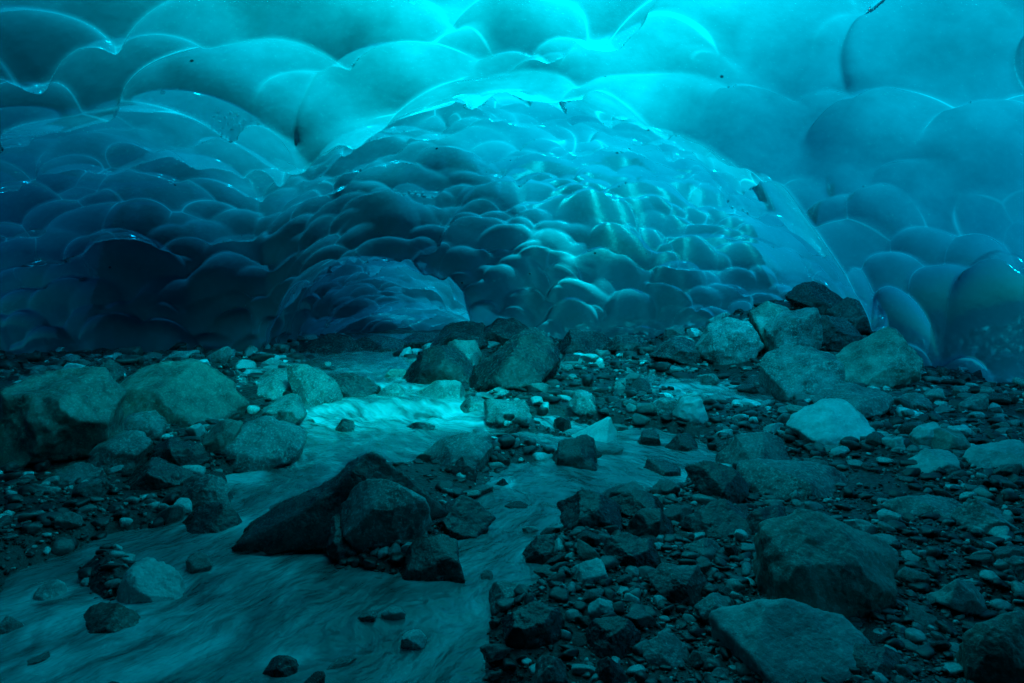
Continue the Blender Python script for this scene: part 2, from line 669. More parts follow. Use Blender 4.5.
GH = 0.055
FI = Field((-12.2, -6.5, -0.75), (8.9, 24.8, 9.2), GH)
Vc = cavity_grid(FI)
Vh = FI.eval(hull)
zfloor = (-0.6 - FI.ax[2])[None, None, :]
Vh = np.minimum(Vh, Vc - 0.32)      # never less than a hand's length of ice
V = np.maximum(np.maximum(Vh, -Vc), zfloor)
for s in range(3):
    for e in (0, -1):
        sl = [slice(None)] * 3
        sl[s] = e
        V[tuple(sl)] = 1.0
P, Q = surface_net(V, FI.lo, GH)
print('ice coarse', len(P), len(Q), time.time() - T0)


def refine(P, T, sel):
    """split the chosen triangles in four, and their neighbours so that no crack opens"""
    n = len(P)
    E = np.sort(np.stack([T, np.roll(T, -1, 1)], 2), axis=2).astype(np.int64)      # (m,3,2)
    k = E[..., 0] * n + E[..., 1]
    uk = np.unique(k[sel])
    pos = np.searchsorted(uk, k)
    pos = np.minimum(pos, len(uk) - 1)
    mk = uk[pos] == k
    mid = np.where(mk, n + pos, -1)
    P2 = np.concatenate([P, (P[uk // n] + P[uk % n]) / 2])
    out = [T[~mk.any(1)]]
    cnt = mk.sum(1)
    a = cnt == 3
    t, m = T[a], mid[a]
    out += [np.stack([t[:, 0], m[:, 0], m[:, 2]], 1), np.stack([t[:, 1], m[:, 1], m[:, 0]], 1),
            np.stack([t[:, 2], m[:, 2], m[:, 1]], 1), m]
    for r in range(3):
        Tr, Mr, Kr = np.roll(T, -r, 1), np.roll(mid, -r, 1), np.roll(mk, -r, 1)
        a = (cnt == 1) & Kr[:, 0]
        t, m = Tr[a], Mr[a]
        out += [np.stack([t[:, 0], m[:, 0], t[:, 2]], 1), np.stack([m[:, 0], t[:, 1], t[:, 2]], 1)]
        a = (cnt == 2) & Kr[:, 0] & Kr[:, 1]
        t, m = Tr[a], Mr[a]
        out += [np.stack([m[:, 0], t[:, 1], m[:, 1]], 1), np.stack([t[:, 0], m[:, 0], t[:, 2]], 1),
                np.stack([m[:, 0], m[:, 1], t[:, 2]], 1)]
    return P2, np.concatenate(out)


def pull(P, ii, rounds):
    for it in range(rounds):
        pi = P[ii]
        d = cavity_points(pi)
        e = 0.006
        g = np.empty_like(pi)
        for ax in range(3):
            q = pi.copy(); q[:, ax] += e
            g[:, ax] = (cavity_points(q) - d) / e
        g2 = (g ** 2).sum(1) + 1e-4
        step = np.clip(-d / g2, -0.05, 0.05)[:, None] * g
        nn = np.linalg.norm(step, axis=1)[:, None] + 1e-9
        P[ii] = pi + step * np.minimum(1, 0.04 / nn)


def in_sight(P, far):
    return (P[:, 1] > 2.5) & (P[:, 1] < far) & (np.abs(P[:, 0]) < 0.80 * P[:, 1] + 0.6) & (P[:, 2] < 0.55 * P[:, 1] + 1.7) & (P[:, 2] > -0.1)


T = np.concatenate([Q[:, [0, 1, 2]], Q[:, [0, 2, 3]]])
for far in (30.0, 10.5):
    near = (np.abs(cavity_points(P)) < 0.12) & in_sight(P, far)
    P, T = refine(P, T, near[T].all(1))
    if far > 20:
        pull(P, np.where((np.abs(cavity_points(P)) < 0.09) & (P[:, 2] > -0.45))[0], 1)
Q = T
inner = (np.abs(cavity_points(P)) < 0.09) & (P[:, 2] > -0.45)
pull(P, np.where(inner & in_sight(P, 30.0))[0], 2)
rim_glow = np.zeros(len(P), np.float32)  # crest mask for the painted rim glow
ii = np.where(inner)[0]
rim_glow[ii] = ridge_points(P[ii])
print('ice refined', len(P), len(T), time.time() - T0)
isout = (~inner)[Q].all(1) & (P[Q][:, :, 2].mean(1) > -0.45)
ice_me = np_mesh('ice', P, Q)
ice_me.materials.append(ice_material('glacier_ice'))
at = ice_me.attributes.new('upper_surface', 'FLOAT', 'FACE')
at.data.foreach_set('value', isout.astype(np.float32))
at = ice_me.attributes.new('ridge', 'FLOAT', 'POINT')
at.data.foreach_set('value', rim_glow.astype(np.float32))
ice = link('ice_ceiling', ice_me)
tag(ice, 'scalloped turquoise glacier ice roof and walls arching over the rocky stream', 'ice cave', kind='structure')


# ------------------------------------------------------------------ floor of the cave
def plane_xy(px, py):
    y = EYE * F / (py - HZ + SLOPE * F)
    if y > 10:
        y = (EYE - SLOPE * 10) * F / max(py - HZ, 20)
    return (px - CX) / F * y, y


CHAN = [  # water courses: pixel points on the floor with half widths in metres
    [(395, 338, 1.0), (345, 352, 0.8), (375, 378, 0.55), (405, 394, 0.45), (395, 410, 0.95), (360, 440, 0.75), (300, 470, 0.65),
     (215, 545, 0.55), (230, 610, 0.75), (260, 690, 0.85), (260, 1500, 1.2)],
    [(560, 415, 0.2), (640, 435, 0.55), (690, 455, 0.45), (560, 470, 0.5), (510, 500, 0.36), (480, 560, 0.33),
     (420, 620, 0.42), (330, 690, 0.5)],
    [(120, 530, 0.25), (40, 560, 0.3), (60, 640, 0.45), (150, 680, 0.5)],
    [(400, 412, 0.5), (470, 425, 0.3), (520, 430, 0.25), (570, 440, 0.3)],
    [(745, 400, 0.45), (700, 392, 0.3)],
]
CHW = [[(*plane_xy(a, b), r) for a, b, r in c] for c in CHAN]


def chan_dist(x, y):
    d = np.full(x.shape, 1e3)
    for c in CHW:
        for (x0, y0, r0), (x1, y1, r1) in zip(c, c[1:]):
            dx, dy = x1 - x0, y1 - y0
            t = np.clip(((x - x0) * dx + (y - y0) * dy) / (dx * dx + dy * dy), 0, 1)
            dd = np.hypot(x - x0 - t * dx, y - y0 - t * dy) - (r0 + t * (r1 - r0))
            d = np.minimum(d, dd)
    return d


def water_z(x, y):
    return SLOPE * np.minimum(y, 10) - 0.07 + 0.10 * sstep(7.15, 7.55, y) + 0.04 * sstep(8.3, 8.6, y)


def ground_z(x, y, detail=True):
    sh = x.shape
    x, y = x.ravel().astype(float), y.ravel().astype(float)
    d = chan_dist(x, y)
    P3 = np.stack([x, y, np.zeros_like(x)], 1)
    n1 = vnoise(P3 * 0.9)
    n2 = fbm(P3 * 2.6, 4) if detail else 0
    d2 = d + 0.13 * vnoise(P3 * 2.1 + 5)
    z = SLOPE * np.minimum(y, 10) + 0.05 * n1 + 0.035 * n2
    z = z + 0.02 - 0.26 * sstep(0.12, -0.30, d2)
    z = z + 0.06 * sstep(0.2, 1.2, d)
    # rubble banked up against the ice
    z = z + 0.8 * np.exp(-((x - 4.7) / 1.7) ** 2 - ((y - 11.2) / 1.6) ** 2) + 0.08 * sstep(1.5, 4.0, x)
    z = z + 0.12 * sstep(3.0, 6.5, -x) * sstep(5.0, 9.5, y)
    z = z + 0.10 * sstep(9.5, 13.0, y) * sstep(-2.0, 0.5, x)
    return z.reshape(sh)


def axis(lo, hi, h, far):
    core = np.arange(lo, hi, h)
    ext = np.geomspace(0.3, far, 14)
    return np.concatenate([lo - ext[::-1], core, core[-1] + ext])


gx, gy = axis(-9.5, 9.0, 0.04, 300), axis(-1.0, 21.0, 0.045, 300)


def grid_mesh(name, gx, gy, zf):
    X, Y = np.meshgrid(gx, gy, indexing='ij')
    Z = zf(X, Y)
    V = np.stack([X.ravel(), Y.ravel(), Z.ravel()], 1)
    I = np.arange(X.size).reshape(X.shape)
    Fq = np.stack([I[:-1, :-1].ravel(), I[1:, :-1].ravel(), I[1:, 1:].ravel(), I[:-1, 1:].ravel()], 1)
    return np_mesh(name, V, Fq), V


gm, _ = grid_mesh('ground', gx, gy, lambda X, Y: ground_z(np.clip(X, -14, 14), np.clip(Y, -6, 26)))
ground = link('ground', gm, ground_material('wet_grit'))
tag(ground, 'dark wet gravelly floor of the ice cave', 'ground', kind='structure')


def water_surf(X, Y):
    P3 = np.stack([X.ravel() * 2.2, Y.ravel() * 1.1, np.zeros(X.size)], 1)
    rip = fbm(P3 * 1.4, 3).reshape(X.shape)
    fast = 1 + 1.5 * np.exp(-((Y - 7.1) / 0.5) ** 2)
    fine = fbm(P3 * 6.5 + 3, 3).reshape(X.shape)
    return water_z(X, Y) + (0.016 * rip + 0.004 * fine) * fast


wx, wy = np.arange(-4.8, 3.9, 0.028), np.arange(-1.0, 20.0, 0.028)
wm, WV = grid_mesh('water', wx, wy, water_surf)
# flow coordinates: across and along the current, bent a little round the rocks
uvl = wm.uv_layers.new(name='flow')
li = np.empty(len(wm.loops), np.int32)
wm.loops.foreach_get('vertex_index', li)
xx, yy = WV[:, 0], WV[:, 1]
ang = 0.5 * sstep(9, 4, yy)
P3 = np.stack([xx * 1.1, yy * 1.1, np.full_like(xx, 3.0)], 1)
bend = 0.16 * fbm(P3, 3)
uu = xx * np.cos(ang) + yy * np.sin(-ang) * 1.0 + bend
vv = xx * np.sin(ang) + yy * np.cos(ang)
uvl.data.foreach_set('uv', np.stack([uu, vv], 1)[li].astype(np.float32).ravel())
water = link('water', wm, water_material('melt_water'))
tag(water, 'milky meltwater stream running over the cave floor towards the camera', 'stream', kind='structure')


def floor_hit(px, py):
    """point of the floor seen at a pixel"""
    for it in range(1):
        ys = np.linspace(1.2, 22, 1600)
        xs = (px - CX) / F * ys
        zs = EYE + (HZ - py) / F * ys
        g = np.maximum(ground_z(xs, ys, False), water_z(xs, ys) - 0.05)
        hit = np.where(zs <= g)[0]
        i = hit[0] if len(hit) else len(ys) - 1
    return xs[i], ys[i], g[i]


# ------------------------------------------------------------------ stones
M = {
    'grey': rock_material('grey_granite', (0.018, 0.019, 0.018), (0.20, 0.205, 0.195), (0.48, 0.49, 0.47), 0.45),
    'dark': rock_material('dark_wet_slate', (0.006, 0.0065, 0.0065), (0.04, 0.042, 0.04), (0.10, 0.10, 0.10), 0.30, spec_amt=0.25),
    'pale': rock_material('pale_granite', (0.22, 0.23, 0.22), (0.50, 0.51, 0.49), (0.70, 0.66, 0.64), 0.5),
    'green': rock_material('mossy_green_stone', (0.018, 0.021, 0.017), (0.18, 0.195, 0.165), (0.42, 0.43, 0.38), 0.48, spec_amt=0.35),
}


def convex_rock(planes, sub, seed, rough=0.07, sharp=22.0, chips=14):
    """rock as the soft intersection of half spaces n.x < d, with weathered noise"""
    v, f = ico(sub)
    n = np.array([a for a, b in planes])
    d = np.array([b for a, b in planes])
    dots = np.maximum(v @ n.T, 1e-4) / d[None, :]          # 1/r per plane
    s = sharp
    inv = (np.maximum(dots, 1e-4) ** s).sum(1) ** (1 / s)
    r = 1 / inv
    # chips and fractures: flats knocked off the corners
    g = np.random.default_rng(seed + 500)
    for k in range(chips):
        c = g.normal(0, 1, 3)
        c /= np.linalg.norm(c)
        a = v @ c
        h = (a * r).max()
        cut = h * g.uniform(0.87, 0.985)
        r = np.where(a > 0.05, np.minimum(r, cut / np.maximum(a, 0.05)), r)
    p = v * r[:, None]
    size = np.abs(p).max()
    q = p / size
    nz = fbm(q * 1.7 + seed * 3.1, 6, 0.58)
    ridge = 1 - np.abs(vnoise(q * 2.6 + seed * 7.7)) * 2
    p = p * (1 + rough * nz + 0.35 * rough * ridge)[:, None]
    return p, f


HEROES = []


def hero(poly, tone, label, depth=0.9, name='boulder', sub=5, rough=0.085, sink=0.0, base=None, cat=None, chips=14):
    HEROES.append(dict(poly=poly, tone=tone, label=label, depth=depth, name=name, sub=sub, rough=rough, sink=sink, base=base, cat=cat, chips=chips))


B = 'boulder'
# left bank
hero([(2, 395), (20, 381), (60, 377), (104, 384), (118, 405), (112, 430), (90, 446), (30, 460), (2, 450)], 'green', 'large smooth greenish boulder overhanging a dark hollow at the left edge', base=468)
hero([(118, 398), (130, 375), (150, 366), (185, 372), (200, 388), (228, 418), (200, 428), (150, 428), (122, 420)], 'green', 'rounded green-grey boulder with a sloping right side below the left ice wall', base=428)
hero([(122, 425), (128, 414), (150, 415), (164, 426), (160, 440), (130, 440)], 'grey', 'small flat-topped grey block wedged beneath the rounded green-grey boulder', name='stone')
hero([(92, 455), (100, 443), (125, 436), (148, 445), (145, 462), (115, 471), (95, 465)], 'grey', 'speckled oval grey stone on the left bank below the small flat-topped block', name='stone')
hero([(203, 440), (225, 422), (240, 428), (232, 448), (212, 456)], 'green', 'upright greenish wedge stone leaning on the big grey rock at the stream edge', name='stone')
hero([(212, 470), (232, 430), (255, 421), (290, 430), (303, 445), (298, 462), (270, 475), (225, 478)], 'grey', 'big smooth grey rock rising from the left edge of the stream', base=478)
hero([(178, 495), (195, 482), (212, 479), (230, 492), (231, 508), (210, 517), (180, 515)], 'grey', 'speckled five-sided grey stone in front of the big smooth rock at the stream edge', name='stone')
hero([(183, 530), (195, 516), (222, 513), (240, 528), (232, 545), (195, 546)], 'dark', 'black wet stone in the water just below the speckled five-sided stone', name='stone')
hero([(258, 382), (275, 371), (300, 378), (308, 388), (285, 399), (262, 397)], 'grey', 'broad grey stone with a flat sloping top beside the long leaning grey rock', name='stone')
hero([(287, 363), (298, 360), (330, 382), (343, 398), (335, 406), (315, 402), (292, 378)], 'grey', 'long grey rock leaning down to the right beside the upper pool', name='stone', depth=0.5, chips=5)
hero([(262, 412), (275, 402), (295, 401), (304, 412), (298, 421), (270, 424)], 'grey', 'rounded grey cobble between the long leaning rock and the big smooth rock', name='stone')
hero([(310, 388), (325, 377), (350, 379), (372, 392), (360, 400), (325, 402)], 'dark', 'low dark stone between the long leaning rock and the small cascade', name='stone')
hero([(128, 478), (150, 462), (175, 470), (186, 482), (160, 490), (135, 488)], 'dark', 'dark tilted stone on the left bank above the black wet stone', name='stone')
hero([(70, 395), (85, 365), (108, 360), (120, 378), (112, 400), (85, 405)], 'dark', 'dark pointed rock behind the large greenish boulder at the left edge', name='stone')
hero([(52, 478), (75, 472), (98, 474), (100, 482), (75, 486), (55, 484)], 'grey', 'flat oval pebble-smooth stone lying under the hollow of the large greenish boulder', name='stone')
hero([(150, 452), (170, 440), (195, 447), (202, 462), (180, 472), (155, 468)], 'dark', 'dark lumpy stone behind the speckled five-sided stone', name='stone')
# mid stream
hero([(234, 528), (300, 494), (350, 467), (392, 448), (425, 461), (452, 485), (457, 500), (430, 512), (330, 530), (260, 533)], 'dark', 'long black wet slab rising to a blunt peak in the middle of the stream', rough=0.16, base=541, depth=0.26, chips=0)
hero([(355, 508), (370, 492), (400, 487), (424, 498), (427, 511), (405, 522), (365, 522)], 'grey', 'speckled grey rock lying against the front of the long black slab', name='stone', base=544, depth=0.6)
hero([(325, 545), (332, 522), (350, 528), (374, 546), (350, 553)], 'dark', 'small black pointed stone in the water in front of the long slab', name='stone')
hero([(420, 525), (455, 505), (488, 520), (480, 533), (430, 537)], 'dark', 'low black wedge at the right end of the long black slab', name='stone')
hero([(398, 572), (410, 552), (440, 544), (458, 548), (461, 575), (450, 588), (410, 593), (399, 584)], 'dark', 'squarish wet block with a pale top edge standing alone in the stream', rough=0.05, base=592)
hero([(290, 518), (300, 508), (315, 510), (317, 521), (300, 527)], 'grey', 'small pale-grey cobble on the left flank of the long black slab', name='stone')
hero([(380, 540), (395, 524), (425, 528), (430, 542), (400, 547)], 'dark', 'low dark stone directly behind the squarish wet block', name='stone')
hero([(121, 577), (133, 567), (150, 571), (178, 588), (183, 602), (165, 613), (140, 616), (124, 602)], 'pale', 'bright pale speckled rock standing in the water at lower left', base=616)
hero([(30, 600), (38, 588), (52, 587), (66, 602), (55, 613), (33, 612)], 'pale', 'small pale rounded stone in the shallows left of the bright pale rock', name='stone')
hero([(70, 638), (90, 615), (115, 609), (140, 620), (145, 634), (115, 650), (78, 650)], 'green', 'rounded mottled stone half sunk in front of the bright pale rock', name='stone', base=650)
hero([(-8, 635), (2, 620), (18, 624), (27, 637), (12, 648), (-8, 648)], 'grey', 'dark rounded stone cut off by the left edge near the bottom corner', name='stone')
hero([(262, 690), (268, 664), (285, 657), (297, 664), (301, 690)], 'dark', 'dark wet stub of rock breaking the water at the bottom edge', name='stone')
hero([(428, 458), (445, 443), (470, 438), (490, 448), (485, 465), (450, 467)], 'grey', 'smooth half-drowned grey rock upstream of the long black slab', name='stone')
hero([(452, 472), (464, 460), (478, 466), (476, 478), (458, 479)], 'dark', 'small dark stone in the water just below the half-drowned grey rock', name='stone')
hero([(494, 492), (503, 481), (510, 490), (505, 496)], 'dark', 'tiny black pointed stone alone in the pool right of the long slab', name='stone', sub=4)
hero([(335, 430), (343, 420), (353, 425), (354, 432), (342, 435)], 'dark', 'small dark pointed stone at the left of the bright riffle', name='stone', sub=4)
hero([(411, 432), (420, 425), (435, 427), (433, 436), (416, 437)], 'dark', 'small dark stone in the middle of the bright riffle', name='stone', sub=4)
hero([(378, 398), (385, 386), (400, 386), (405, 398), (392, 402)], 'grey', 'small grey block at the lip of the small cascade', name='stone', sub=4)
# back
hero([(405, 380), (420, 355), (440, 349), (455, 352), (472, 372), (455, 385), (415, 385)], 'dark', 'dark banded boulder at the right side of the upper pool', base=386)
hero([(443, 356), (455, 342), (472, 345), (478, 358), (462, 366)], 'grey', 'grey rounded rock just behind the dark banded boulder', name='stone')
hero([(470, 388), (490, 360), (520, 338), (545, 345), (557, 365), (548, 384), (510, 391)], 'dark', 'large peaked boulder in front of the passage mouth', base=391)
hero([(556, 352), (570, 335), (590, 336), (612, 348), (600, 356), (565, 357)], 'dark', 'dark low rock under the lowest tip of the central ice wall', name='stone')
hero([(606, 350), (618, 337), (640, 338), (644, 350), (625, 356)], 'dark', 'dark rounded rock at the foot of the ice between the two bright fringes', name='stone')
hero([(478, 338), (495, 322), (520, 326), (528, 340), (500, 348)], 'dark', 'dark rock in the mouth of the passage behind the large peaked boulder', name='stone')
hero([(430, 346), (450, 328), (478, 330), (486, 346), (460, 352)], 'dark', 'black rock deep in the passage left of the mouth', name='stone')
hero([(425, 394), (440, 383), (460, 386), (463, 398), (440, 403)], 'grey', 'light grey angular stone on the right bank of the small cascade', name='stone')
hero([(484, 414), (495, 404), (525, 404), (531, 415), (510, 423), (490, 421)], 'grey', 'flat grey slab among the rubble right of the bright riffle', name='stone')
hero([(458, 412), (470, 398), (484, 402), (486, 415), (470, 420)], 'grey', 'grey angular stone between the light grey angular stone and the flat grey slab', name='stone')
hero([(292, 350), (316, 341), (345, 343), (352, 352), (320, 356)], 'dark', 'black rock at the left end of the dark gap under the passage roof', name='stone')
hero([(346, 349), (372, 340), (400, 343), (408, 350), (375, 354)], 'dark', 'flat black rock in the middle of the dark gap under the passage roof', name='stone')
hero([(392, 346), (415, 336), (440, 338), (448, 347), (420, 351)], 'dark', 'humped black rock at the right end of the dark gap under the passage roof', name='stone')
# right bay
hero([(702, 347), (710, 330), (745, 318), (753, 340), (742, 358), (712, 363)], 'grey', 'grey squarish boulder at the left end of the rubble bay', base=363)
hero([(752, 312), (772, 304), (790, 310), (788, 332), (768, 347), (755, 332)], 'green', 'tall greenish boulder behind the squarish one in the rubble bay', base=352)
hero([(768, 334), (785, 315), (815, 308), (819, 330), (812, 352), (785, 361), (770, 349)], 'grey', 'blocky grey boulder in the middle of the rubble bay', base=362)
hero([(767, 374), (785, 359), (815, 352), (838, 358), (841, 380), (825, 398), (785, 401), (769, 389)], 'grey', 'broad cracked boulder at the front of the rubble bay', rough=0.08, base=401)
hero([(832, 370), (860, 350), (893, 328), (903, 338), (906, 362), (890, 383), (850, 389), (835, 382)], 'green', 'wedge-shaped boulder rising to the right under the ice lip', base=389)
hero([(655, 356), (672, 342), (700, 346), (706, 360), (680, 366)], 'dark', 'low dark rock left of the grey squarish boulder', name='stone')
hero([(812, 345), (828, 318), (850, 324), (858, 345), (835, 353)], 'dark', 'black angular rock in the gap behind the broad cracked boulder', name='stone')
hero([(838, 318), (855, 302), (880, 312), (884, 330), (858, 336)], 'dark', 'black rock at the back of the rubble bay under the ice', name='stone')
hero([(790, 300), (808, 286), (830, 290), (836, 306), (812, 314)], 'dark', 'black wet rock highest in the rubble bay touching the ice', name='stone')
hero([(818, 404), (850, 391), (885, 392), (882, 410), (850, 422), (825, 416)], 'grey', 'flat cracked rock in front of the wedge-shaped boulder', name='stone')
hero([(797, 428), (830, 414), (860, 416), (882, 438), (860, 446), (810, 441)], 'pale', 'smooth pale slab tilted towards the camera on the right bank', name='stone', depth=1.0)
hero([(914, 438), (923, 427), (938, 424), (946, 436), (935, 447), (918, 446)], 'pale', 'bright round pale stone on the right bank', name='stone')
hero([(935, 448), (945, 431), (962, 434), (972, 448), (955, 453)], 'green', 'dull greenish stone touching the bright round pale stone', name='stone')
hero([(972, 460), (990, 450), (1026, 446), (1028, 470), (990, 473)], 'pale', 'long flat pale stone at the right edge', name='stone')
hero([(908, 470), (935, 455), (956, 457), (953, 471), (920, 477)], 'pale', 'flat angular pale stone below the bright round one', name='stone')
hero([(898, 405), (915, 396), (930, 400), (928, 410), (905, 412)], 'grey', 'small oblong grey stone under the right ice lip', name='stone')
hero([(722, 467), (740, 442), (765, 437), (789, 450), (786, 468), (750, 474)], 'grey', 'domed grey rock at the right end of the middle pool', base=475)
hero([(697, 488), (708, 472), (735, 470), (748, 486), (735, 502), (705, 502)], 'dark', 'dark rounded rock below the domed grey rock', name='stone')
hero([(750, 488), (780, 470), (825, 472), (850, 488), (820, 498), (765, 497)], 'grey', 'wide low grey slab half buried in gravel right of the domed rock', name='stone', depth=0.8)
# middle pool
hero([(553, 463), (558, 447), (580, 442), (595, 450), (598, 468), (575, 475), (556, 473)], 'dark', 'squat black rock standing in the middle pool', name='stone')
hero([(564, 514), (580, 496), (600, 497), (622, 520), (610, 531), (580, 529)], 'dark', 'black slanting rock at the outflow of the middle pool', name='stone')
hero([(632, 536), (640, 518), (660, 510), (673, 528), (655, 541)], 'dark', 'dark peaked rock right of the black slanting rock', name='stone')
hero([(563, 444), (590, 431), (608, 428), (613, 438), (590, 447), (570, 448)], 'pale', 'pale flat stone behind the squat black rock', name='stone')
hero([(637, 446), (642, 434), (658, 433), (661, 446), (648, 451)], 'dark', 'small square black stone in the middle of the middle pool', name='stone', sub=4)
hero([(670, 448), (678, 436), (692, 438), (699, 450), (685, 457)], 'dark', 'small dark split stone in the right part of the middle pool', name='stone', sub=4)
hero([(646, 475), (655, 463), (678, 466), (684, 478), (660, 482)], 'dark', 'low dark stone at the near edge of the middle pool', name='stone', sub=4)
hero([(568, 406), (578, 392), (592, 396), (596, 408), (580, 414)], 'grey', 'dark-sided grey stone standing above the rubble behind the middle pool', name='stone', sub=4)
hero([(672, 414), (682, 400), (700, 396), (706, 414), (690, 423)], 'pale', 'light speckled rock at the far right rim of the middle pool', name='stone')
hero([(654, 410), (660, 400), (676, 399), (678, 412), (664, 417)], 'grey', 'grey rock touching the light speckled rock at the pool rim', name='stone')
# right foreground
hero([(763, 562), (768, 540), (800, 528), (840, 530), (875, 545), (894, 565), (887, 582), (880, 600), (850, 614), (790, 613), (765, 592)], 'green', 'large greenish mottled boulder half buried in the gravel in the right foreground', rough=0.07, base=618, depth=0.8)
hero([(736, 642), (760, 626), (820, 627), (860, 638), (874, 660), (862, 690), (780, 694), (745, 665)], 'pale', 'wide pale speckled slab at the bottom edge below the large mottled boulder', rough=0.06, depth=0.8)
hero([(842, 668), (855, 654), (885, 652), (908, 672), (905, 694), (850, 694)], 'dark', 'dark smooth rock overlapping the right end of the wide pale slab', name='stone')
hero([(946, 590), (955, 578), (972, 586), (984, 603), (975, 611), (955, 604)], 'pale', 'bright yellow-green oval stone in the right foreground', name='stone', depth=0.7)
hero([(966, 645), (978, 626), (1000, 620), (1030, 616), (1034, 694), (985, 694), (966, 668)], 'green', 'big mottled rock cut off by the bottom right corner')
hero([(604, 556), (618, 543), (650, 544), (659, 560), (650, 573), (625, 576), (608, 568)], 'dark', 'dark block with a light flat top right of the stream outflow', name='stone')
hero([(655, 580), (672, 570), (693, 573), (704, 590), (690, 601), (668, 597)], 'grey', 'smooth grey slanted stone right of the dark flat-topped block', name='stone')
hero([(571, 582), (580, 568), (603, 562), (606, 572), (592, 582), (580, 589)], 'pale', 'curved pale stone against the left side of the dark flat-topped block', name='stone')
hero([(586, 608), (598, 599), (613, 604), (614, 618), (600, 626), (589, 620)], 'pale', 'pale rough stone below the curved pale stone', name='stone')
hero([(503, 625), (512, 612), (550, 613), (562, 630), (553, 649), (520, 652), (505, 643)], 'dark', 'dark cube-like block at the right shore near the bottom edge', name='stone', base=652)
hero([(587, 645), (600, 628), (625, 624), (641, 636), (637, 656), (610, 666), (592, 658)], 'dark', 'dark stone with a pale crest right of the cube-like block', name='stone', base=665)
hero([(642, 654), (660, 645), (682, 652), (694, 664), (688, 675), (660, 676), (645, 667)], 'pale', 'light flattish stone right of the dark stone with the pale crest', name='stone')
hero([(697, 609), (713, 597), (728, 602), (735, 615), (722, 623), (702, 619)], 'grey', 'rounded grey cobble above the left end of the wide pale slab', name='stone')
hero([(487, 600), (500, 589), (525, 590), (530, 602), (510, 611), (490, 608)], 'grey', 'flat grey stone on the shore above the cube-like block', name='stone')
hero([(523, 552), (538, 537), (555, 541), (566, 560), (550, 573), (528, 570)], 'dark', 'dark split rock on the shore left of the dark flat-topped block', name='stone')
hero([(688, 549), (704, 541), (719, 549), (712, 559), (697, 557)], 'grey', 'small smooth grey slab lying flat on the gravel right of the peaked rock', name='stone')
hero([(528, 694), (538, 667), (553, 656), (567, 668), (568, 694)], 'grey', 'speckled rock at the bottom edge below the cube-like block', name='stone')
hero([(594, 694), (598, 665), (608, 657), (624, 668), (626, 694)], 'dark', 'tall dark wedge at the bottom edge below the dark stone with the pale crest', name='stone')
hero([(903, 516), (925, 503), (962, 505), (958, 516), (920, 522)], 'grey', 'long thin grey slab on the right bank', name='stone')
hero([(962, 522), (982, 505), (1010, 520), (1000, 534), (975, 536)], 'grey', 'angular grey-blue slab near the right edge', name='stone')
hero([(1002, 575), (1008, 560), (1028, 556), (1030, 580), (1012, 584)], 'grey', 'grey stone cut off by the right edge above the big corner rock', name='stone')
hero([(745, 528), (758, 514), (780, 516), (790, 528), (770, 536)], 'dark', 'dark low stone just above the large greenish mottled boulder', name='stone')
hero([(690, 528), (705, 514), (735, 512), (755, 524), (740, 534), (705, 536)], 'dark', 'dark broad stone on the gravel left of the low stone above the mottled boulder', name='stone')
hero([(618, 508), (635, 497), (655, 500), (664, 512), (640, 518)], 'dark', 'black flat stone at the near shore of the middle pool', name='stone')

